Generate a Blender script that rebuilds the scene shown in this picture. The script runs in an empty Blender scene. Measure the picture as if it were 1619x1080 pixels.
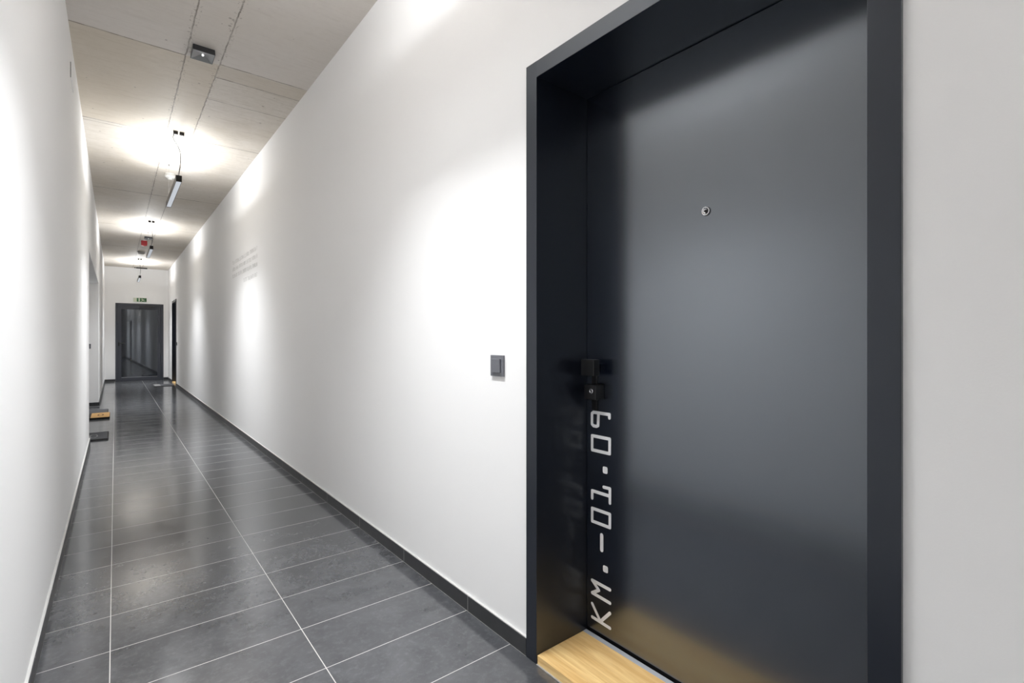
import bpy, bmesh, math, random
from mathutils import Vector, Matrix
random.seed(7)
S = bpy.context.scene
C = bpy.context.collection
# ------------------------------------------------------------------ camera, world, exposure
F_PX, YAW, HORIZON, EYE = 781.5, 38.753, 535.7, 1.1747
cam_d = bpy.data.cameras.new('camera'); cam = bpy.data.objects.new('camera', cam_d); C.objects.link(cam)
cam_d.sensor_width = 36.0; cam_d.lens = F_PX/1619*36.0
cam_d.shift_y = -(540-HORIZON)/1619
cam_d.clip_start = 0.02; cam_d.clip_end = 200
cam.location = (0, 0, EYE); cam.rotation_euler = (math.radians(90), 0, -math.radians(YAW))
S.camera = cam
W = bpy.data.worlds.new('world'); S.world = W; W.use_nodes = True
W.node_tree.nodes['Background'].inputs[0].default_value = (0.8, 0.85, 1, 1)
W.node_tree.nodes['Background'].inputs[1].default_value = 0.0
S.view_settings.view_transform = 'Standard'; S.view_settings.look = 'None'
S.view_settings.gamma = 1; S.view_settings.use_curve_mapping = False
S.view_settings.exposure = 1.05
# white walls close together: let light bounce between them as often as it does in the corridor
S.cycles.max_bounces = 16; S.cycles.diffuse_bounces = 14; S.cycles.glossy_bounces = 6
LAMP_DOWN, LAMP_WIDE, LAMP_UP = 9.3, 1.2, 4.2
SPREAD_DOWN, SPREAD_WIDE, SPREAD_UP = 92, 134, 180
LAMP_COL = (0.965, 0.982, 1.0)
# ------------------------------------------------------------------ the place, metres
XL, XR = -0.228, 1.196                   # wall faces
YB, YE = -6.0, 17.39                     # back and end wall
H = 3.155
BBH = 0.065
FX = 1.184                               # face of door frames and baseboards
RY0, RY1, RZ, RX = 7.26, 11.27, 2.15, -0.78   # the recess in the left wall

# ------------------------------------------------------------------ node helpers
def mat(name):
    m = bpy.data.materials.new(name); m.use_nodes = True
    n = m.node_tree; b = n.nodes['Principled BSDF']
    return m, n, b
def simple(name, col, rough=0.5, metal=0.0, spec=0.5, emit=None, estr=0, noise=0.0, nscale=40, bump=0.0, bscale=200, ior=1.5, tint=(1, 1, 1)):
    m, n, b = mat(name)
    b.inputs['Base Color'].default_value = (*col, 1); b.inputs['Roughness'].default_value = rough
    b.inputs['Specular Tint'].default_value = (*tint, 1); b.inputs['IOR'].default_value = ior; b.inputs['Metallic'].default_value = metal; b.inputs['Specular IOR Level'].default_value = spec
    if emit: b.inputs['Emission Color'].default_value = (*emit, 1); b.inputs['Emission Strength'].default_value = estr
    tc = n.nodes.new('ShaderNodeTexCoord')
    if noise:
        t = n.nodes.new('ShaderNodeTexNoise'); t.inputs['Scale'].default_value = nscale; t.inputs['Detail'].default_value = 5
        n.links.new(tc.outputs['Object'], t.inputs['Vector'])
        r = n.nodes.new('ShaderNodeMixRGB'); r.blend_type = 'MIX'
        r.inputs[1].default_value = (*[c*(1-noise) for c in col], 1); r.inputs[2].default_value = (*[min(1, c*(1+noise)) for c in col], 1)
        n.links.new(t.outputs['Fac'], r.inputs[0]); n.links.new(r.outputs[0], b.inputs['Base Color'])
    if bump:
        t = n.nodes.new('ShaderNodeTexNoise'); t.inputs['Scale'].default_value = bscale; t.inputs['Detail'].default_value = 4
        n.links.new(tc.outputs['Object'], t.inputs['Vector'])
        bp = n.nodes.new('ShaderNodeBump'); bp.inputs['Strength'].default_value = bump; bp.inputs['Distance'].default_value = 0.002
        n.links.new(t.outputs['Fac'], bp.inputs['Height']); n.links.new(bp.outputs[0], b.inputs['Normal'])
    return m
class N:
    """tiny expression builder on a node tree"""
    def __init__(s, tree): s.t = tree
    def m(s, op, a, b=None, c=None):
        n = s.t.nodes.new('ShaderNodeMath'); n.operation = op
        for i, v in enumerate((a, b, c)):
            if v is None: continue
            if isinstance(v, (int, float)): n.inputs[i].default_value = v
            else: s.t.links.new(v, n.inputs[i])
        return n.outputs[0]
    def noise(s, vec, scale, detail=4, rough=0.5, dist=0.0):
        n = s.t.nodes.new('ShaderNodeTexNoise'); n.inputs['Scale'].default_value = scale; n.inputs['Detail'].default_value = detail
        n.inputs['Roughness'].default_value = rough; n.inputs['Distortion'].default_value = dist
        s.t.links.new(vec, n.inputs['Vector']); return n.outputs['Fac']
    def mix(s, f, a, b, mode='MIX'):
        n = s.t.nodes.new('ShaderNodeMixRGB'); n.blend_type = mode
        for i, v in enumerate((f, a, b)):
            if isinstance(v, (int, float)): n.inputs[i].default_value = v
            elif isinstance(v, tuple): n.inputs[i].default_value = (*v, 1)
            else: s.t.links.new(v, n.inputs[i])
        return n.outputs[0]
    def ramp(s, f, lo, hi):
        n = s.t.nodes.new('ShaderNodeMapRange'); n.inputs['From Min'].default_value = lo; n.inputs['From Max'].default_value = hi
        s.t.links.new(f, n.inputs['Value']); return n.outputs[0]
    def line(s, v, at, w):                       # 1 on a thin line v == at
        return s.m('LESS_THAN', s.m('ABSOLUTE', s.m('SUBTRACT', v, at)), w/2)
    def grid(s, v, origin, pitch, w):            # 1 near origin + k*pitch
        f = s.m('FRACT', s.m('ADD', s.m('DIVIDE', s.m('SUBTRACT', v, origin), pitch), 1000.5))
        return s.m('LESS_THAN', s.m('MULTIPLY', s.m('ABSOLUTE', s.m('SUBTRACT', f, 0.5)), pitch), w/2)
    def bump(s, h, strength, dist, b):
        n = s.t.nodes.new('ShaderNodeBump'); n.inputs['Strength'].default_value = strength; n.inputs['Distance'].default_value = dist
        s.t.links.new(h, n.inputs['Height']); s.t.links.new(n.outputs[0], b.inputs['Normal'])
    def coords(s):
        tc = s.t.nodes.new('ShaderNodeTexCoord'); sp = s.t.nodes.new('ShaderNodeSeparateXYZ')
        s.t.links.new(tc.outputs['Object'], sp.inputs[0]); return tc.outputs['Object'], sp.outputs[0], sp.outputs[1], sp.outputs[2]
    def scaled(s, vec, sc):
        n = s.t.nodes.new('ShaderNodeMapping'); n.inputs['Scale'].default_value = sc; s.t.links.new(vec, n.inputs['Vector']); return n.outputs[0]

# ------------------------------------------------------------------ materials
def mat_floor():
    m, n, b = mat('slate tile'); e = N(n)
    v, x, y, z = e.coords()
    gx = e.grid(x, -0.015, 0.602, 0.0032); gy = e.grid(y, 1.790, 0.302, 0.0030)
    g = e.m('MAXIMUM', gx, gy)
    tx = e.m('FLOOR', e.m('DIVIDE', e.m('ADD', x, 0.015), 0.602)); ty = e.m('FLOOR', e.m('DIVIDE', e.m('SUBTRACT', y, 1.790), 0.302))
    cb = n.nodes.new('ShaderNodeCombineXYZ'); n.links.new(tx, cb.inputs[0]); n.links.new(ty, cb.inputs[1])
    wn = n.nodes.new('ShaderNodeTexWhiteNoise'); n.links.new(cb.outputs[0], wn.inputs['Vector'])
    ofs = n.nodes.new('ShaderNodeVectorMath'); ofs.operation = 'MULTIPLY_ADD'
    n.links.new(wn.outputs['Color'], ofs.inputs[0]); ofs.inputs[1].default_value = (7, 7, 7); n.links.new(v, ofs.inputs[2])
    n1 = e.noise(ofs.outputs[0], 6, 6, 0.62, 0.4); n2 = e.noise(ofs.outputs[0], 45, 5, 0.7)
    c = e.mix(e.ramp(n1, 0.3, 0.72), (0.046, 0.049, 0.055), (0.100, 0.104, 0.113))
    c = e.mix(e.m('MULTIPLY', e.ramp(n2, 0.5, 0.8), 0.35), c, (0.22, 0.225, 0.235))
    c = e.mix(e.m('MULTIPLY', wn.outputs['Value'], 0.25), c, (0.09, 0.093, 0.10))
    c = e.mix(g, c, (0.50, 0.49, 0.475))
    n.links.new(c, b.inputs['Base Color'])
    r = e.m('ADD', e.m('MULTIPLY', n1, 0.14), e.m('MULTIPLY', n2, 0.07)); r = e.m('ADD', r, 0.05)
    r = e.m('ADD', r, e.m('MULTIPLY', g, 0.4)); n.links.new(r, b.inputs['Roughness'])
    b.inputs['IOR'].default_value = 1.95
    hgt = e.m('SUBTRACT', e.m('ADD', e.m('MULTIPLY', n1, 0.35), e.m('MULTIPLY', n2, 0.15)), e.m('MULTIPLY', g, 0.8))
    e.bump(hgt, 0.10, 0.002, b)
    return m
def mat_wall():
    m, n, b = mat('white wall paint'); e = N(n); v, x, y, z = e.coords()
    n1 = e.noise(v, 1.2, 3); c = e.mix(n1, (0.895, 0.893, 0.891), (0.915, 0.915, 0.917))
    n.links.new(c, b.inputs['Base Color']); b.inputs['Roughness'].default_value = 0.75
    b.inputs['Specular IOR Level'].default_value = 0.25
    e.bump(e.noise(v, 240, 4), 0.12, 0.001, b); return m
def mat_ceiling():
    m, n, b = mat('board marked concrete'); e = N(n); v, x, y, z = e.coords()
    big = e.noise(v, 1.1, 5, 0.6, 0.3); fine = e.noise(v, 24, 6, 0.7); sp = e.noise(v, 70, 3, 0.5)
    streak = e.noise(e.scaled(v, (4, 42, 1)), 1.0, 5, 0.6, 0.6)
    c = e.mix(e.ramp(big, 0.3, 0.7), (0.60, 0.545, 0.465), (0.70, 0.66, 0.61))
    c = e.mix(e.m('MULTIPLY', e.ramp(fine, 0.45, 0.8), 0.4), c, (0.50, 0.45, 0.38))
    c = e.mix(e.m('MULTIPLY', e.ramp(streak, 0.52, 0.72), 0.42), c, (0.40, 0.34, 0.27))
    # panels of different pours
    def between(u, a, bb): return e.m('MULTIPLY', e.m('GREATER_THAN', u, a), e.m('LESS_THAN', u, bb))
    warm = e.m('MULTIPLY', between(y, 4.115, 5.81), e.m('LESS_THAN', x, 0.588))
    c = e.mix(e.m('MULTIPLY', warm, 0.45), c, (0.60, 0.52, 0.40))
    cool = e.m('LESS_THAN', y, 4.115)
    c = e.mix(e.m('MULTIPLY', cool, 0.5), c, (0.70, 0.665, 0.64))
    warm2 = e.m('MULTIPLY', between(y, 4.10, 4.32), e.m('GREATER_THAN', x, 0.588))
    c = e.mix(e.m('MULTIPLY', warm2, 0.4), c, (0.56, 0.50, 0.41))
    wob = e.m('MULTIPLY', e.m('SUBTRACT', e.noise(v, 14, 4), 0.5), 0.012)
    xw = e.m('ADD', x, wob); yw = e.m('ADD', y, wob)
    left = e.m('LESS_THAN', x, 0.385); right = e.m('GREATER_THAN', x, 0.586)
    L = e.m('MAXIMUM', e.line(xw, 0.384, 0.0085), e.line(xw, 0.589, 0.0085))
    L = e.m('MAXIMUM', L, e.m('MULTIPLY', left, e.line(yw, 4.12, 0.012)))
    for yy, w in ((4.10, 0.011), (4.322, 0.012), (4.75, 0.010)):
        L = e.m('MAXIMUM', L, e.m('MULTIPLY', right, e.line(yw, yy, w)))
    for yy, w in ((5.82, 0.016), (8.39, 0.018), (10.95, 0.02), (13.5, 0.02), (1.6, 0.014), (-0.9, 0.014), (-3.4, 0.014), (16.0, 0.02)):
        L = e.m('MAXIMUM', L, e.line(yw, yy, w))
    L = e.m('MAXIMUM', L, e.m('MULTIPLY', e.m('LESS_THAN', x, 0.15), e.line(yw, 5.885, 0.010)))
    gate = e.ramp(e.noise(v, 9, 3, 0.7), 0.30, 0.62)
    c = e.mix(e.m('MULTIPLY', L, e.m('ADD', e.m('MULTIPLY', gate, 0.55), 0.22)), c, (0.13, 0.105, 0.08))
    # pin holes and chips, thicker beside the joints
    vor = n.nodes.new('ShaderNodeTexVoronoi'); vor.inputs['Scale'].default_value = 9.0; n.links.new(v, vor.inputs['Vector'])
    sel = e.m('GREATER_THAN', e.noise(v, 5, 2), 0.56)
    nearj = e.m('MAXIMUM', e.line(x, 0.384, 0.05), e.line(x, 0.589, 0.05))
    rag = e.m('MULTIPLY', nearj, e.m('GREATER_THAN', e.noise(v, 60, 4, 0.7), 0.60))
    hole = e.m('MAXIMUM', rag, e.m('MULTIPLY', e.m('LESS_THAN', vor.outputs['Distance'], 0.09), sel))
    c = e.mix(e.m('MULTIPLY', hole, 0.55), c, (0.20, 0.17, 0.14))
    n.links.new(c, b.inputs['Base Color']); b.inputs['Roughness'].default_value = 0.62
    e.bump(e.m('SUBTRACT', e.m('ADD', fine, e.m('MULTIPLY', sp, 0.4)), L), 0.25, 0.003, b)
    return m
def mat_base():
    m, n, b = mat('dark baseboard tile'); e = N(n); v, x, y, z = e.coords()
    n1 = e.noise(v, 14, 5, 0.65); c = e.mix(n1, (0.022, 0.023, 0.025), (0.055, 0.056, 0.060))
    g = e.m('MAXIMUM', e.grid(y, 1.780, 0.604, 0.0028), e.m('LESS_THAN', z, 0.0022))
    c = e.mix(g, c, (0.42, 0.41, 0.39)); n.links.new(c, b.inputs['Base Color'])
    b.inputs['Roughness'].default_value = 0.35; return m
def mat_oak():
    m, n, b = mat('oiled oak'); e = N(n); v, x, y, z = e.coords()
    n1 = e.noise(e.scaled(v, (26, 1.7, 26)), 1.6, 6, 0.6, 0.8); n2 = e.noise(e.scaled(v, (160, 7, 160)), 1.2, 4, 0.6)
    c = e.mix(e.ramp(n1, 0.35, 0.68), (0.76, 0.47, 0.18), (0.97, 0.71, 0.33))
    c = e.mix(e.m('MULTIPLY', e.ramp(n2, 0.5, 0.75), 0.35), c, (0.50, 0.29, 0.12))
    n.links.new(c, b.inputs['Base Color']); b.inputs['Roughness'].default_value = 0.42
    e.bump(n2, 0.15, 0.001, b); return m
M_FLOOR, M_WALL, M_CEIL, M_BASE, M_OAK = mat_floor(), mat_wall(), mat_ceiling(), mat_base(), mat_oak()
M_DOOR = simple('anthracite lacquer', (0.003, 0.005, 0.012), 0.225, ior=2.75, tint=(0.86, 0.93, 1.0))
M_FRAME = simple('anthracite frame lacquer', (0.006, 0.008, 0.016), 0.32, ior=1.75, tint=(0.88, 0.94, 1.0))
M_BLACK = simple('black metal', (0.008, 0.008, 0.009), 0.38)
M_GAP = simple('black gap fill', (0.004, 0.004, 0.005), 0.8)  # near-black colour carries the dark of the gap below the entrance leaves
M_ALU = simple('brushed aluminium', (0.55, 0.56, 0.58), 0.32, metal=0.9, noise=0.05)
M_STRIP = simple('pale grey threshold strip', (0.46, 0.48, 0.52), 0.4)
M_CHROME = simple('chrome', (0.80, 0.80, 0.82), 0.10, metal=1.0)
M_VINYL = simple('white vinyl lettering', (0.93, 0.935, 0.95), 0.45)
M_GREYVINYL = simple('pale grey vinyl lettering', (0.60, 0.595, 0.59), 0.6)
M_SWITCH = simple('grey switch plastic', (0.155, 0.160, 0.180), 0.38, noise=0.04)
M_LAMPBODY = simple('dark bronze lamp body', (0.10, 0.088, 0.075), 0.45, metal=0.3, noise=0.05)
M_LAMPCAP = simple('black lamp end cap', (0.012, 0.010, 0.009), 0.5)
M_PANEL = simple('louvred lamp panel', (0.30, 0.32, 0.35), 0.35, emit=(0.86, 0.92, 1.0), estr=0.22, noise=0.06, nscale=120)
M_WIRE = simple('steel wire', (0.25, 0.25, 0.245), 0.4, metal=0.6)
M_CABLE = simple('clear grey cable', (0.012, 0.012, 0.012), 0.8)
M_WHITEPL = simple('white plastic', (0.62, 0.61, 0.58), 0.4)
M_GREYPL = simple('grey plastic', (0.33, 0.33, 0.33), 0.45)
M_DARKPL = simple('dark grey plastic', (0.035, 0.036, 0.040), 0.35)
M_FACET = simple('grey metallic reflector', (0.22, 0.225, 0.23), 0.38, metal=0.35)
M_LED = simple('led lens', (0.9, 0.9, 0.9), 0.1, emit=(1, 1, 1), estr=0.5)
M_RED = simple('red plastic', (0.30, 0.008, 0.014), 0.35)
M_SIGNW = simple('sign pale face', (0.66, 0.70, 0.56), 0.4)
M_SIGNG = simple('sign green', (0.020, 0.125, 0.040), 0.4)
M_SIGNB = simple('sign housing', (0.62, 0.62, 0.58), 0.5)
M_MATGREY = simple('grey doormat pile', (0.075, 0.077, 0.085), 0.95, noise=0.3, nscale=300, bump=0.6, bscale=400)
M_MATLIGHT = simple('pale grey doormat pile', (0.26, 0.26, 0.265), 0.95, noise=0.2, nscale=300, bump=0.5, bscale=400)
M_MATDARK = simple('black rubber mat edge', (0.014, 0.013, 0.013), 0.8, bump=0.3)
M_COIR = simple('tan coir', (0.58, 0.34, 0.13), 0.95, noise=0.18, nscale=260, bump=0.7, bscale=400)
M_COIRDARK = simple('brown printed coir', (0.12, 0.065, 0.03), 0.95, noise=0.2, nscale=260)
M_CAULK = simple('white caulk', (0.60, 0.60, 0.59), 0.6)
def mat_glass():
    m, n, b = mat('dark tinted door glass')
    b.inputs['Base Color'].default_value = (0.006, 0.007, 0.009, 1); b.inputs['Roughness'].default_value = 0.03
    b.inputs['IOR'].default_value = 2.4; b.inputs['Specular Tint'].default_value = (0.86, 0.92, 1, 1); return m
M_GLASS = mat_glass()

# ------------------------------------------------------------------ mesh helpers
def B(): return bmesh.new()
def box(bm, x0, x1, y0, y1, z0, z1):
    r = bmesh.ops.create_cube(bm, size=1.0)
    bmesh.ops.scale(bm, vec=(abs(x1-x0), abs(y1-y0), abs(z1-z0)), verts=r['verts'])
    bmesh.ops.translate(bm, vec=((x0+x1)/2, (y0+y1)/2, (z0+z1)/2), verts=r['verts'])
    return r['verts']
def cyl(bm, p0, p1, r0, r1=None, seg=24):
    p0, p1 = Vector(p0), Vector(p1); d = p1-p0
    r = bmesh.ops.create_cone(bm, cap_ends=True, segments=seg, radius1=r0, radius2=r0 if r1 is None else r1, depth=d.length)
    M = Matrix.Translation((p0+p1)/2) @ d.to_track_quat('Z', 'Y').to_matrix().to_4x4()
    bmesh.ops.transform(bm, matrix=M, verts=r['verts']); return r['verts']
def lathe(bm, prof, org, axis='Z', seg=32):     # prof: (radius, height) list
    rings = []
    ax = {'Z': lambda r, h, a: (r*math.cos(a), r*math.sin(a), h), '-X': lambda r, h, a: (-h, r*math.cos(a), r*math.sin(a)),
          '-Y': lambda r, h, a: (r*math.cos(a), -h, r*math.sin(a))}[axis]
    for r, h in prof:
        rings.append([bm.verts.new(Vector(org)+Vector(ax(max(r, 1e-5), h, 2*math.pi*k/seg))) for k in range(seg)])
    for a, b2 in zip(rings, rings[1:]):
        for k in range(seg):
            bm.faces.new((a[k], a[(k+1) % seg], b2[(k+1) % seg], b2[k]))
    bm.faces.new(rings[0]); bm.faces.new(rings[-1])
def tube(bm, pts, r, seg=8):
    pts = [Vector(p) for p in pts]; rings = []
    up = Vector((0.3, 1, 0.1)).normalized()
    for i, p in enumerate(pts):
        d = (pts[min(i+1, len(pts)-1)]-pts[max(i-1, 0)]).normalized()
        u = up.cross(d).normalized(); w = d.cross(u)
        rings.append([bm.verts.new(p+r*(math.cos(2*math.pi*k/seg)*u+math.sin(2*math.pi*k/seg)*w)) for k in range(seg)])
    for a, b2 in zip(rings, rings[1:]):
        for k in range(seg): bm.faces.new((a[k], a[(k+1) % seg], b2[(k+1) % seg], b2[k]))
    bm.faces.new(rings[0]); bm.faces.new(rings[-1])
def spline(P, n=8):
    P = [Vector(p) for p in P]; out = []
    Q = [2*P[0]-P[1]]+P+[2*P[-1]-P[-2]]
    for i in range(1, len(Q)-2):
        a, b2, c, d = Q[i-1:i+3]
        for k in range(n):
            t = k/n
            out.append(0.5*((2*b2)+(c-a)*t+(2*a-5*b2+4*c-d)*t*t+(3*b2-a-3*c+d)*t**3))
    out.append(P[-1]); return out
def prism(bm, poly, fn, d0, d1):                # poly in (u,v); fn(u,v,d)->xyz
    a = [bm.verts.new(fn(u, v, d0)) for u, v in poly]; b2 = [bm.verts.new(fn(u, v, d1)) for u, v in poly]
    bm.faces.new(a); bm.faces.new(b2)
    for k in range(len(poly)): bm.faces.new((a[k], a[(k+1) % len(poly)], b2[(k+1) % len(poly)], b2[k]))
def capsule(a, b2, w, seg=7):
    a, b2 = Vector(a), Vector(b2); d = b2-a; t = math.atan2(d.y, d.x); r = w/2; P = []
    for k in range(seg+1):
        q = t+math.pi/2+math.pi*k/seg; P.append((a.x+r*math.cos(q), a.y+r*math.sin(q)))
    for k in range(seg+1):
        q = t-math.pi/2+math.pi*k/seg; P.append((b2.x+r*math.cos(q), b2.y+r*math.sin(q)))
    return P
def roundrect(u0, u1, v0, v1, r, seg=5):
    P = []
    for cx, cy, s in ((u1-r, v1-r, 0), (u0+r, v1-r, 1), (u0+r, v0+r, 2), (u1-r, v0+r, 3)):
        for k in range(seg+1):
            q = math.pi/2*(s+k/seg); P.append((cx+r*math.cos(q), cy+r*math.sin(q)))
    return P
def obj(name, bm, m, parent=None, bevel=0.0, seg=2, smooth=False, loc=None):
    bmesh.ops.recalc_face_normals(bm, faces=bm.faces)
    me = bpy.data.meshes.new(name); bm.to_mesh(me); bm.free()
    ms = m if isinstance(m, (list, tuple)) else [m]
    for q in ms: me.materials.append(q)
    o = bpy.data.objects.new(name, me); C.objects.link(o)
    if loc: o.location = loc
    if parent: o.parent = parent
    if smooth:
        for f in me.polygons: f.use_smooth = True
    if bevel:
        md = o.modifiers.new('bevel', 'BEVEL'); md.width = bevel; md.segments = seg; md.limit_method = 'ANGLE'
        md.harden_normals = False
    return o
def boxobj(name, m, b6, parent=None, bevel=0.0, seg=2):
    bm = B(); box(bm, *b6); return obj(name, bm, m, parent, bevel, seg)
def empty(name, loc, label=None, cat=None, group=None, kind=None):
    o = bpy.data.objects.new(name, None); C.objects.link(o); o.location = loc; o.empty_display_size = 0.05
    return tag(o, label, cat, group, kind)
def tag(o, label=None, cat=None, group=None, kind=None):
    if label: o['label'] = label
    if cat: o['category'] = cat
    if group: o['group'] = group
    if kind: o['kind'] = kind
    return o
def copy_tree(o, parent=None):
    c = o.copy(); C.objects.link(c)
    if parent: c.parent = parent
    for ch in list(o.children): copy_tree(ch, c)
    return c

# ------------------------------------------------------------------ room shell
def struct(name, boxes, m, bevel=0):
    bm = B()
    for b6 in boxes: box(bm, *b6)
    return tag(obj(name, bm, m, None, bevel), kind='structure')
D1 = (0.274, 1.392); D2 = (14.94, 16.06); DH = 2.177     # two frames in the right wall: outer edges and top
TW = 0.36
struct('floor', [(RX-0.3, XR+TW, YB-0.3, YE+0.3, -0.15, 0)], M_FLOOR)
struct('ceiling', [(RX-0.3, XR+TW, YB-0.3, YE+0.3, H, H+0.2)], M_CEIL)
struct('wall_right', [(XR, XR+TW, YB, D1[0], 0, H), (XR, XR+TW, D1[0], D1[1], DH, H), (XR, XR+TW, D1[1], D2[0], 0, H),
                      (XR, XR+TW, D2[0], D2[1], DH, H), (XR, XR+TW, D2[1], YE, 0, H)], M_WALL)
struct('wall_left', [(RX, XL, YB, RY0, 0, H), (RX, XL, RY0, RY1, RZ, H), (RX, XL, RY1, YE, 0, H),
                     (RX-0.2, RX, YB, YE, 0, H)], M_WALL)
ED = (0.003, 1.083, 2.162)                                # end door: left, right, top
struct('wall_end', [(XL-0.3, ED[0], YE, YE+0.2, 0, H), (ED[0], ED[1], YE, YE+0.2, ED[2], H), (ED[1], XR+0.3, YE, YE+0.2, 0, H)], M_WALL)
struct('wall_back', [(XL-0.3, XR+0.3, YB-0.2, YB, 0, H)], M_WALL)
struct('baseboard_right', [(FX, XR, YB, D1[0]-0.001, 0, BBH), (FX, XR, D1[1]+0.001, D2[0]-0.001, 0, BBH), (FX, XR, D2[1]+0.001, YE, 0, BBH)], M_BASE)
BL = XL+0.012
struct('baseboard_left', [(XL, BL, YB, RY0, 0, BBH), (XL, BL, RY1-0.012, YE, 0, BBH), (RX+0.001, XL, RY1-0.012, RY1, 0, BBH), (RX+0.001, XL, RY0, RY0+0.012, 0, BBH)], M_BASE)
struct('baseboard_end', [(BL, ED[0]-0.001, YE-0.012, YE, 0, BBH), (ED[1]+0.001, FX, YE-0.012, YE, 0, BBH)], M_BASE)
# thin bead of caulk on the baseboards
struct('trim_1', [(FX+0.003, XR, YB, D1[0]-0.001, BBH, BBH+0.003), (FX+0.003, XR, D1[1]+0.001, D2[0]-0.001, BBH, BBH+0.003)], M_CAULK)
struct('trim_2', [(XL, BL-0.003, YB, RY0, BBH, BBH+0.003)], M_CAULK)

# ------------------------------------------------------------------ the entrance doors of the right wall
GLYPHS = [   # strokes in (height z, y) on the leaf: the text reads upwards
    ('K', [(0.089, 1.216), (0.093, 1.304)], [(0.092, 1.261), (0.145, 1.304)], [(0.0925, 1.263), (0.145, 1.216)]),
    ('M', [(0.183, 1.216), (0.187, 1.304), (0.210, 1.270), (0.236, 1.304), (0.233, 1.216)]),
    ('-', [(0.369, 1.256), (0.425, 1.256)]),
    ('0', [(0.466, 1.304), (0.466, 1.216), (0.516, 1.216), (0.516, 1.304), (0.466, 1.304)]),
    ('1', [(0.555, 1.304), (0.584, 1.304), (0.584, 1.216)], [(0.558, 1.216), (0.612, 1.216), (0.611, 1.246)]),
    ('0', [(0.743, 1.304), (0.743, 1.217), (0.798, 1.217), (0.798, 1.304), (0.743, 1.304)]),
    ('9', [(0.888, 1.272), (0.841, 1.274), (0.837, 1.282), (0.837, 1.297), (0.843, 1.305), (0.884, 1.305), (0.890, 1.297), (0.890, 1.218), (0.877, 1.218)]),
]
def lettering(parent, x):
    bm = B(); fn = lambda u, v, d: Vector((x-d, v, u))
    k = 0
    for g in GLYPHS:
        w = 0.016 if g[0] == '-' else 0.0122
        for st in g[1:]:
            for a, b2 in zip(st, st[1:]): prism(bm, capsule(a, b2, w), fn, -0.0003, 0.0006+0.00012*(k % 7)); k += 1
    for u0, u1, v0, v1 in ((0.664, 0.690, 1.2275, 1.2505), (0.290, 0.315, 1.2255, 1.2495)):
        prism(bm, roundrect(u0, u1, v0, v1, 0.006), fn, -0.0003, 0.0006)
    o = obj('lettering', bm, M_VINYL, parent); o['label'] = 'white door number KM.-01.09 reading upwards'; return o
def entrance_door(name, y0, y1, label, front):
    """deep lacquered frame around a set-back flush leaf, oak threshold; coordinates local to the frame's floor corner"""
    t = empty(name, (0, y0, 0), kind='structure'); t['label'] = label; t['category'] = 'door'
    w = y1-y0; fw = 0.056; a, b2 = fw, w-fw-0.002; zi = 2.118
    leafx = 1.447
    bm = B()
    box(bm, FX, leafx+0.06, 0, a, 0, DH); box(bm, FX, leafx+0.06, b2, w, 0, DH)
    obj('frame_jamb', bm, M_FRAME, t, 0.0016, 3)
    boxobj('frame_head', M_FRAME, (FX+0.0003, leafx+0.06, a-0.002, b2+0.002, zi, DH-0.0003), t, 0.0014, 3)
    leaf = boxobj('door_leaf', M_DOOR, (leafx, leafx+0.05, a+0.0015, b2-0.0015, 0.047, zi-0.002), t, 0.0012)
    boxobj('gap_fill', M_GAP, (leafx+0.008, leafx+0.055, a, b2, 0.0, 0.046), t)  # solid black fill standing in for the shade in the gap under the leaf
    boxobj('threshold', M_OAK, (FX+0.003, leafx-0.022, a+0.001, b2-0.001, 0.0, 0.034), t, 0.0015)
    boxobj('threshold_strip', M_STRIP, (leafx-0.022, leafx-0.002, a+0.001, b2-0.001, 0.0, 0.0345), t, 0.001)
    s = boxobj('floor_joint', M_GREYPL, (FX-0.002, FX+0.003, a, b2, 0.0002, 0.0025), t)
    # handle: square knob on a slim plate, cylinder block below it with a bright keyway
    hd = boxobj('handle_plate', M_BLACK, (leafx-0.008, leafx, 1.276-y0s, 1.300-y0s, 0.900, 1.045), leaf, 0.0015)
    boxobj('knob_neck', M_BLACK, (1.405, leafx-0.004, 1.264-y0s, 1.286-y0s, 1.048, 1.078), leaf, 0.001)
    boxobj('knob', M_BLACK, (1.378, 1.410, 1.234-y0s, 1.300-y0s, 1.036, 1.097), leaf, 0.003, 3)
    boxobj('lock_block', M_BLACK, (1.398, leafx, 1.243-y0s, 1.302-y0s, 0.945, 1.001), leaf, 0.003, 3)
    bm = B(); lathe(bm, [(0.0045, -0.001), (0.0045, 0.0010), (0.0085, 0.0016), (0.0098, 0.0006), (0.0098, -0.001)], (1.398, 1.266-y0s, 0.977), '-X', 28)
    o = obj('key_cylinder', bm, M_CHROME, leaf, smooth=True)
    bm = B(); box(bm, 1.3962, 1.3968, 1.2646-y0s, 1.2674-y0s, 0.9715, 0.9825); obj('keyway', bm, M_BLACK, leaf)
    # peephole
    bm = B(); py = 0.829-y0s
    lathe(bm, [(0.0145, 0), (0.0145, 0.004), (0.0128, 0.0062), (0.0108, 0.0062), (0.0100, 0.0035), (0.0, 0.0032)], (leafx, py, 1.575), '-X', 36)
    o = obj('peephole', bm, M_CHROME, leaf, smooth=True)
    bm = B(); lathe(bm, [(0.0048, 0.0), (0.0048, 0.0036), (0.0030, 0.0052), (0.0, 0.0056)], (leafx-0.0005, py, 1.575), '-X', 24)
    obj('peephole_lens', bm, M_BLACK, leaf, smooth=True)
    if front:
        lt = lettering(leaf, leafx); lt.location.y = -y0s
    return t
y0s = D1[0]
door1 = entrance_door('door_1', D1[0], D1[1], 'large anthracite apartment door with white number in a deep dark frame', True)
# the further door is the mirror image: its handle side lies towards the near switch
door2 = entrance_door('door_2', D2[0], D2[1], 'narrow-looking dark apartment door at the far end of the right wall', False)

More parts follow.
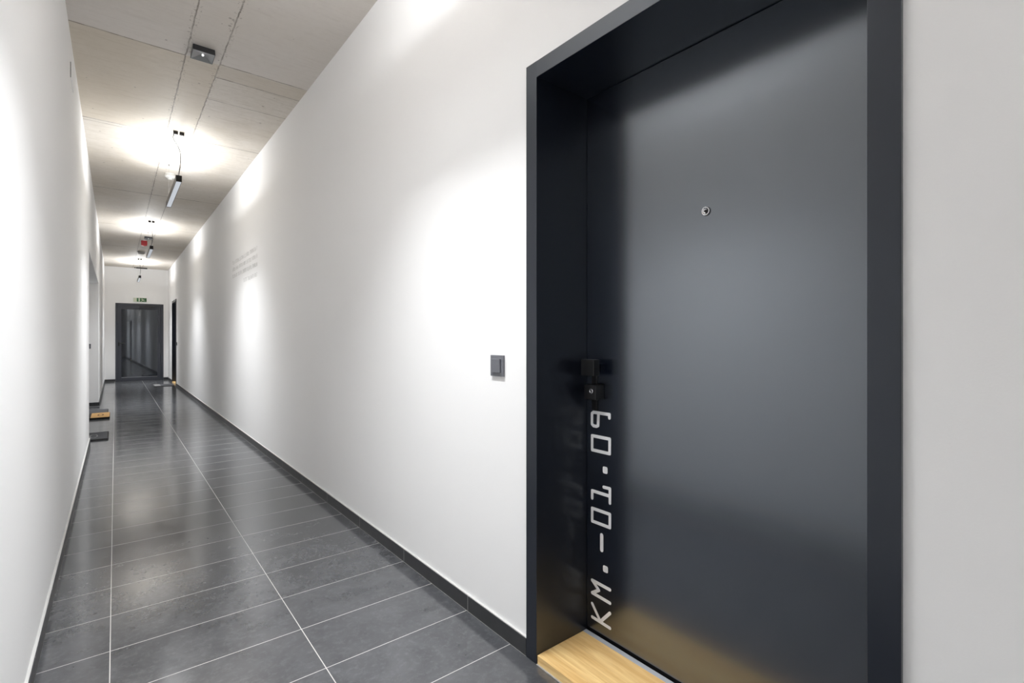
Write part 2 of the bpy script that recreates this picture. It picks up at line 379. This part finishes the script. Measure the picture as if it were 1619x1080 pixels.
# ------------------------------------------------------------------ glazed door in the end wall
t = empty('door_3', ((ED[0]+ED[1])/2, YE, 0), kind='structure')
t['label'] = 'dark framed glass door closing the far end of the corridor'; t['category'] = 'door'
cx = (ED[0]+ED[1])/2; hw = (ED[1]-ED[0])/2
def ring(bm, x0, x1, z0, z1, wl, wr, wb, wt, y0, y1):
    box(bm, x0, x0+wl, y0, y1, z0, z1); box(bm, x1-wr, x1, y0, y1, z0, z1)
    box(bm, x0+wl, x1-wr, y0, y1, z0, z0+wb); box(bm, x0+wl, x1-wr, y0, y1, z1-wt, z1)
M_EFRAME = simple('blue grey aluminium frame', (0.050, 0.054, 0.068), 0.38, spec=0.5)
bm = B(); ring(bm, -hw, hw, 0, ED[2], 0.055, 0.055, 0.012, 0.06, -0.012, 0.08); obj('frame', bm, M_EFRAME, t, 0.001)
bm = B(); ring(bm, -hw+0.058, hw-0.058, 0.014, ED[2]-0.063, 0.072, 0.082, 0.085, 0.105, -0.004, 0.06)
lf = obj('door_leaf', bm, M_EFRAME, t, 0.002)
boxobj('glass_pane', M_GLASS, (-hw+0.13, hw-0.14, 0.012, 0.024, 0.099, 1.994), t)
boxobj('glazing_bead', M_ALU, (-hw+0.13, hw-0.14, 0.000, 0.0115, 0.0995, 0.108), t)
boxobj('back_panel', M_GAP, (-hw, hw, 0.085, 0.095, 0, ED[2]), t)
boxobj('door_closer', M_DARKPL, (-0.02, 0.30, -0.055, -0.004, 2.045, 2.090), t, 0.004)
boxobj('closer_arm', M_DARKPL, (0.10, 0.44, -0.04, -0.028, 2.098, 2.112), t, 0.002)
for ch in t.children:                                    # the leaf does not quite close: a degree ajar
    if ch.name.startswith(('door_leaf', 'glass_pane', 'glazing_bead')): ch.rotation_euler.z = math.radians(0.9)
hx = 0.075-cx
boxobj('handle_plate', M_BLACK, (hx-0.017, hx+0.017, -0.014, -0.004, 0.98, 1.08), t, 0.002)
bm = B(); tube(bm, spline([(hx, -0.012, 1.052), (hx, -0.050, 1.052), (hx+0.012, -0.062, 1.052), (hx+0.135, -0.062, 1.052)], 6), 0.010, 10)
obj('lever_handle', bm, M_BLACK, t, smooth=True)

# the dark end door behind the camera, seen mirrored in the glass, and the two doors inside the recess
def flush_door(name, loc, rz, label):
    t = empty(name, loc, kind='structure'); t.rotation_euler.z = rz; t['label'] = label; t['category'] = 'door'
    bm = B(); ring(bm, -0.53, 0.53, 0, 2.13, 0.055, 0.055, 0.0, 0.055, -0.02, 0.0)
    obj('frame', bm, M_FRAME, t, 0.0015)
    lf = boxobj('door_leaf', M_DOOR, (-0.473, 0.473, -0.010, 0.0, 0.006, 2.073), t, 0.001)
    boxobj('handle_plate', M_BLACK, (-0.43, -0.40, -0.018, -0.010, 0.90, 1.08), lf, 0.001)
    boxobj('knob', M_BLACK, (-0.44, -0.38, -0.07, -0.018, 1.03, 1.09), lf, 0.003)
    return t
flush_door('door_4', ((XL+XR)/2, YB, 0), math.pi, 'dark flush door closing the corridor behind the viewpoint')
flush_door('door_5', (RX, 8.15, 0), math.radians(90), 'dark flush door in the left recess behind the grey doormat')
flush_door('door_6', (RX, 10.15, 0), math.radians(90), 'dark flush door in the left recess behind the tan doormat')

# ------------------------------------------------------------------ light switches
def light_switch(loc, rz, label):
    """local: face towards -Y, width along X, centre at origin"""
    t = empty('light_switch', loc, label, 'light switch', 'anthracite rocker switches'); t.rotation_euler.z = rz
    boxobj('frame_plate', M_SWITCH, (-0.042, 0.042, -0.009, 0.0, -0.042, 0.042), t, 0.0012, 2)
    bm = B(); vs = box(bm, -0.0275, 0.0275, -0.0145, -0.009, -0.0275, 0.0275)
    for v in vs:
        if v.co.y < -0.012 and v.co.z > 0: v.co.y -= 0.0025
    obj('rocker', bm, M_SWITCH, t, 0.0012)
    return t
sw = light_switch((XR, 1.577, 1.067), -math.radians(90)+math.pi*0, 'square grey light switch on the white wall beside the near door')
sw.rotation_euler.z = -math.pi/2
for (loc, rz, lab) in (((XR, 14.765, 1.05), -math.pi/2, 'tiny dark light switch beside the far right door'),
                       ((-0.372, RY1, 1.045), 0.0, 'tiny dark light switch on the side wall of the left recess')):
    c = copy_tree(sw); c.location = loc; c.rotation_euler.z = rz; c['label'] = lab

# ------------------------------------------------------------------ pendant lamps
LX, LZ0, LZ1, LLEN = 0.476, 2.680, 2.740, 1.18
def make_lamp(y, label):
    t = empty('pendant_lamp', (LX, y, H), label, 'pendant lamp', 'linear pendant lamps down the corridor')
    z0, z1 = LZ0-H, LZ1-H; w = 0.0235
    bm = B()      # channel: two sides and a top recess
    box(bm, -w, -w+0.003, 0.004, LLEN-0.004, z0, z1); box(bm, w-0.003, w, 0.004, LLEN-0.004, z0, z1)
    box(bm, -w+0.003, w-0.003, 0.004, LLEN-0.004, z1-0.012, z1-0.009)
    body = obj('lamp_body', bm, M_LAMPBODY, t)
    for ya, yb in ((0, 0.004), (LLEN-0.004, LLEN)):
        boxobj('end_cap', M_LAMPCAP, (-w-0.0005, w+0.0005, ya, yb, z0-0.0005, z1+0.0005), body, 0.0008)
    pn = boxobj('light_panel', M_PANEL, (-w+0.003, w-0.003, 0.004, LLEN-0.004, z0+0.003, z0+0.006), t)
    boxobj('uplight_panel', M_PANEL, (-w+0.003, w-0.003, 0.004, LLEN-0.004, z1-0.009, z1-0.006), t)
    for s in (-0.026, 0.024):
        boxobj('canopy', M_LAMPCAP, (s-0.019, s+0.019, -0.014, 0.014, -0.030, 0), t, 0.002)
    bm = B()
    tube(bm, [(0.002, 0, -0.002), (0.002, 0.012, z1)], 0.0009, 6)
    obj('suspension_wire', bm, M_WIRE, t)
    bm = B(); cyl(bm, (0, LLEN-0.05, 0), (0, LLEN-0.05, -0.016), 0.010, 0.008, 16)
    tube(bm, [(0, LLEN-0.05, -0.002), (0, LLEN-0.05, z1)], 0.0009, 6)
    obj('suspension_wire', bm, M_WIRE, t)
    bm = B()
    tube(bm, spline([(-0.040, 0.0, -0.028), (-0.046, 0.0, -0.060), (-0.040, 0.0, -0.085), (-0.030, 0, -0.10), (-0.010, 0, -0.135), (0.008, 0, -0.185), (0.014, 0, -0.245), (0.010, 0.004, -0.32), (0.002, 0.010, z1+0.028), (0.000, 0.012, z1-0.002)], 8), 0.0032, 8)
    obj('power_cable', bm, M_CABLE, t, smooth=True)
    for nm, zz, ry, pw, sp in (('downlight', z0+0.0015, 0, LAMP_DOWN, SPREAD_DOWN), ('wide_downlight', z0+0.0012, 0, LAMP_WIDE, SPREAD_WIDE), ('uplight', z1+0.003, math.radians(180-22), LAMP_UP, SPREAD_UP), ('uplight', z1+0.003, math.radians(180+22), LAMP_UP, SPREAD_UP)):
        ld = bpy.data.lights.new(nm, 'AREA'); ld.shape = 'RECTANGLE'; ld.size = 0.020 if nm == 'uplight' else 0.038; ld.size_y = LLEN-0.02
        ld.energy = pw; ld.color = LAMP_COL; ld.spread = math.radians(sp)
        lo = bpy.data.objects.new(nm, ld); C.objects.link(lo); lo.parent = t; lo.location = (0, LLEN/2, zz); lo.location.x = -0.011*math.copysign(1, ry-math.pi)*(nm == 'uplight'); lo.rotation_euler.y = ry
    return t
lamp = make_lamp(5.69, 'dark linear pendant lamp with pale panel hanging nearest in view beside the white smoke detector')
for y, lab in ((1.10, 'linear pendant lamp hanging overhead opposite the near numbered door, above the frame'),
               (-2.4, 'linear pendant lamp hanging behind the viewpoint'),
               (10.27, 'smaller dark linear pendant lamp hanging right of the red alarm sounder'),
               (15.29, 'tiny dark pendant lamp hanging in front of the end wall above the exit sign')):
    c = copy_tree(lamp); c.location.y = y; c['label'] = lab

# ------------------------------------------------------------------ ceiling devices
def emergency_light(x, y, label):
    t = empty('emergency_light', (x, y, H), label, 'emergency light', 'ceiling emergency lights')
    a, d = 0.066, 0.040
    bm = B()
    top = [bm.verts.new((sx*a*0.97, sy*(a+0.006)*0.90, 0)) for sx, sy in ((-1, -1), (1, -1), (1, 1), (-1, 1))]
    low = [bm.verts.new((sx*a, sy*(a+0.006), -d)) for sx, sy in ((-1, -1), (1, -1), (1, 1), (-1, 1))]
    inn = [bm.verts.new((sx*(a-0.004), sy*(a+0.002), -d)) for sx, sy in ((-1, -1), (1, -1), (1, 1), (-1, 1))]
    bm.faces.new(top)
    for k in range(4):
        q = (k+1) % 4
        bm.faces.new((top[k], top[q], low[q], low[k])); bm.faces.new((low[k], low[q], inn[q], inn[k]))
    obj('housing', bm, M_DARKPL, t, 0.002)
    bm = B()
    inn = [bm.verts.new((sx*(a-0.004), sy*(a+0.002), -d)) for sx, sy in ((-1, -1), (1, -1), (1, 1), (-1, 1))]
    c0 = [bm.verts.new((sx*0.009, sy*0.009, -d+0.018)) for sx, sy in ((-1, -1), (1, -1), (1, 1), (-1, 1))]
    for k in range(4):
        q = (k+1) % 4; bm.faces.new((inn[k], inn[q], c0[q], c0[k]))
    bm.faces.new(c0); obj('reflector', bm, M_FACET, t)
    bm = B(); lathe(bm, [(0.006, -d+0.019), (0.0075, -d+0.010), (0.005, -d+0.005), (0, -d+0.004)], (0, 0, 0), 'Z', 20)
    obj('led_lens', bm, M_LED, t, smooth=True)
    return t
em = emergency_light(0.470, 3.985, 'square dark emergency light with bright lens on the concrete ceiling, nearest in view')
c = copy_tree(em); c.location = (0.505, 11.95, H); c['label'] = 'small black square emergency light just above the red alarm sounder'

t = empty('smoke_detector', (0.515, 7.20, H), 'white round smoke detector on the ceiling behind the nearest pendant lamp', 'smoke detector')
bm = B(); lathe(bm, [(0.052, 0), (0.052, -0.014), (0.049, -0.018)], (0, 0, 0), 'Z', 36); obj('mounting_base', bm, M_WHITEPL, t, smooth=False)
bm = B(); lathe(bm, [(0.053, -0.018), (0.056, -0.026), (0.054, -0.040), (0.040, -0.050), (0.030, -0.053), (0.026, -0.066), (0.0, -0.070)], (0, 0, 0), 'Z', 36)
obj('sensor_head', bm, M_WHITEPL, t, smooth=True)
bm = B()
for k in range(10):
    q = 2*math.pi*k/10; vs = box(bm, -0.004, 0.004, -0.001, 0.001, -0.063, -0.056)
    bmesh.ops.transform(bm, matrix=Matrix.Rotation(q, 4, 'Z') @ Matrix.Translation((0, 0.0285, 0)), verts=vs)
obj('air_slots', bm, M_GREYPL, t)
t = empty('heat_detector', (0.462, 14.05, H), 'flat grey round detector on the ceiling between red sounder and end wall', 'detector')
bm = B(); lathe(bm, [(0.070, 0), (0.072, -0.02), (0.060, -0.042)], (0, 0, 0), 'Z', 36); obj('mounting_base', bm, M_GREYPL, t)
bm = B(); lathe(bm, [(0.058, -0.042), (0.050, -0.055), (0.0, -0.062)], (0, 0, 0), 'Z', 36); obj('sensor_head', bm, M_WHITEPL, t, smooth=True)
t = empty('alarm_sounder', (0.452, 12.35, H), 'red alarm sounder hanging from the corridor ceiling', 'alarm')
bm = B(); lathe(bm, [(0.042, 0), (0.042, -0.018)], (0, 0, 0), 'Z', 28); obj('mounting_base', bm, M_WHITEPL, t)
bm = B(); prism(bm, roundrect(-0.05, 0.05, -0.05, 0.05, 0.016), lambda u, v, d: Vector((u, v, d)), -0.112, -0.018)
obj('sounder_body', bm, M_RED, t, 0.004)
bm = B(); lathe(bm, [(0.030, -0.112), (0.030, -0.118), (0.0, -0.120)], (0, 0, 0), 'Z', 24); obj('beacon_lens', bm, simple('pink lens', (0.7, 0.12, 0.12), 0.2), t)
t = empty('ceiling_track', (0.565, 17.19, H), 'short black track fixed to the ceiling in front of the end wall', 'ceiling track')
bm = B(); box(bm, -0.115, 0.135, -0.018, 0.018, -0.03, 0); obj('rail', bm, M_LAMPCAP, t, 0.002)
boxobj('feed_box', M_LAMPCAP, (-0.155, -0.125, -0.015, 0.015, -0.024, 0), t, 0.002)

# small cover plate high on the left wall
t = empty('wall_cover', (XL, 4.42, 2.92), 'small white cover plate high on the left wall near the ceiling', 'cover plate')
bm = B(); box(bm, 0, 0.006, -0.13, 0.13, -0.05, 0.05); obj('plate', bm, M_WALL, t, 0.002)
boxobj('dark_gap', M_GREYPL, (0.0, 0.0052, -0.1325, -0.1302, -0.05, 0.05), t)

# ------------------------------------------------------------------ exit sign above the end door
t = empty('exit_sign', (0.545, YE, 2.268), 'green and white emergency exit sign above the end glass door', 'exit sign')
boxobj('sign_plate', M_SIGNW, (-0.150, 0.150, -0.016, 0.0, -0.055, 0.055), t, 0.002)
SG = lambda u, v, d: Vector((u, -0.016-d, v))
bm = B(); prism(bm, roundrect(-0.074, 0.146, -0.051, 0.051, 0.003), SG, -0.001, 0.001); obj('green_field', bm, M_SIGNG, t)
bm = B()
prism(bm, [(-0.036, -0.046), (-0.004, -0.046), (-0.004, 0.046), (-0.036, 0.046)], SG, 0.0, 0.002)       # doorway
for a, b2, w in (((0.052, 0.010), (0.064, -0.010), 0.017), ((0.064, -0.010), (0.042, -0.022), 0.011), ((0.042, -0.022), (0.030, -0.040), 0.010),
                 ((0.064, -0.010), (0.088, -0.024), 0.011), ((0.088, -0.024), (0.108, -0.022), 0.010),
                 ((0.052, 0.012), (0.032, 0.004), 0.009), ((0.032, 0.004), (0.022, 0.016), 0.008), ((0.056, 0.014), (0.080, 0.008), 0.009), ((0.080, 0.008), (0.098, 0.018), 0.008)):
    prism(bm, capsule(a, b2, w), SG, 0.0, 0.002)
prism(bm, capsule((0.044, 0.031), (0.0441, 0.031), 0.018, 10), SG, 0.0, 0.002)
obj('running_figure', bm, M_SIGNW, t)

# ------------------------------------------------------------------ pale lettering on the right wall (too fine to read: letter-sized strokes)
t = empty('wall_lettering', (XR, 6.55, 2.02), 'faint grey lettering in four lines high on the right wall', 'wall lettering')
rnd = random.Random(3)
for row, (ya, yb, zc) in enumerate(((7.32, 5.87, 2.158), (7.32, 5.87, 2.072), (7.32, 5.87, 1.984), (6.62, 5.87, 1.872))):
    bm = B(); y = ya; fn = lambda u, v, d: Vector((-d, u-6.55, v-2.02)); hh = 0.020
    while y > yb+0.03:
        for _ in range(rnd.randint(3, 9)):
            if y <= yb+0.03: break
            w = 0.022; k = rnd.randint(0, 4)
            st = {0: [((0, -1), (0, 1)), ((0, 1), (1, 1)), ((1, 1), (1, -1))], 1: [((0, -1), (0, 1)), ((0, -1), (1, -1))],
                  2: [((0, -1), (0, 1)), ((0, 0), (1, 0)), ((1, 1), (1, -1))], 3: [((0, -1), (0.5, 1)), ((0.5, 1), (1, -1))],
                  4: [((0, 1), (1, 1)), ((0.5, 1), (0.5, -1))]}[k]
            for (a, b2) in st:
                prism(bm, capsule((y-a[0]*w, zc+a[1]*hh), (y-b2[0]*w, zc+b2[1]*hh), 0.0055, 3), fn, -0.0003, 0.0006)
            y -= 0.036
        y -= 0.03
    obj('text_line', bm, M_GREYVINYL, t)

# ------------------------------------------------------------------ doormats
def doormat(x0, x1, y0, y1, h, m, label, edge=0.012):
    t = empty('doormat', ((x0+x1)/2, (y0+y1)/2, 0), label, 'doormat', 'doormats at the apartment doors')
    a, b2 = (x1-x0)/2, (y1-y0)/2
    bm = B(); prism(bm, roundrect(-a, a, -b2, b2, 0.012), lambda u, v, d: Vector((u, v, d)), 0.0, h-0.003); obj('rubber_backing', bm, M_MATDARK, t, 0.001)
    bm = B(); prism(bm, roundrect(-a+edge, a-edge, -b2+edge, b2-edge, 0.010), lambda u, v, d: Vector((u, v, d)), h-0.003, h); obj('pile', bm, m, t, 0.001)
    return t
UP = lambda u, v, d: Vector((u, v, d))
m1 = doormat(-0.66, -0.062, 7.43, 8.00, 0.018, M_MATGREY, 'grey doormat with a pale round mark, nearest at the left recess')
bm = B(); cx1, cy1 = -0.20+0.361, 7.68-7.715
for k in range(24):
    q0, q1 = 2*math.pi*k/24, 2*math.pi*(k+1)/24
    if k % 8 == 5: continue
    prism(bm, capsule((cx1+0.034*math.cos(q0), cy1+0.13*math.sin(q0)), (cx1+0.034*math.cos(q1), cy1+0.13*math.sin(q1)), 0.012, 3), UP, 0.0175, 0.0186)
obj('printed_mark', bm, M_MATLIGHT, m1)
m2 = doormat(-0.62, -0.062, 9.37, 9.97, 0.028, M_MATDARK, 'thick tan coir doormat with a brown mark, between two grey mats')
bm = B(); prism(bm, roundrect(-0.280+0.341, -0.066+0.341, -0.292, 0.292, 0.01), UP, 0.0275, 0.0295); obj('coir_panel', bm, M_COIR, m2)
bm = B()
for k in range(16):
    q0, q1 = 2*math.pi*k/16, 2*math.pi*(k+1)/16
    prism(bm, capsule((0.170+0.030*math.cos(q0), 0.10*math.sin(q0)), (0.170+0.030*math.cos(q1), 0.10*math.sin(q1)), 0.016, 3), UP, 0.029, 0.0302)
obj('printed_mark', bm, M_COIRDARK, m2)
m3 = doormat(-0.64, -0.088, 10.02, 10.62, 0.012, M_MATGREY, 'plain grey doormat lying just behind the tan one')
m4 = doormat(0.74, 1.15, 14.90, 15.55, 0.012, M_MATGREY, 'flat grey doormat with pale stripe before the far right door')
bm = B(); prism(bm, roundrect(-0.185, -0.06, -0.30, 0.30, 0.008), UP, 0.0115, 0.0127); obj('pale_stripe', bm, M_MATLIGHT, m4)
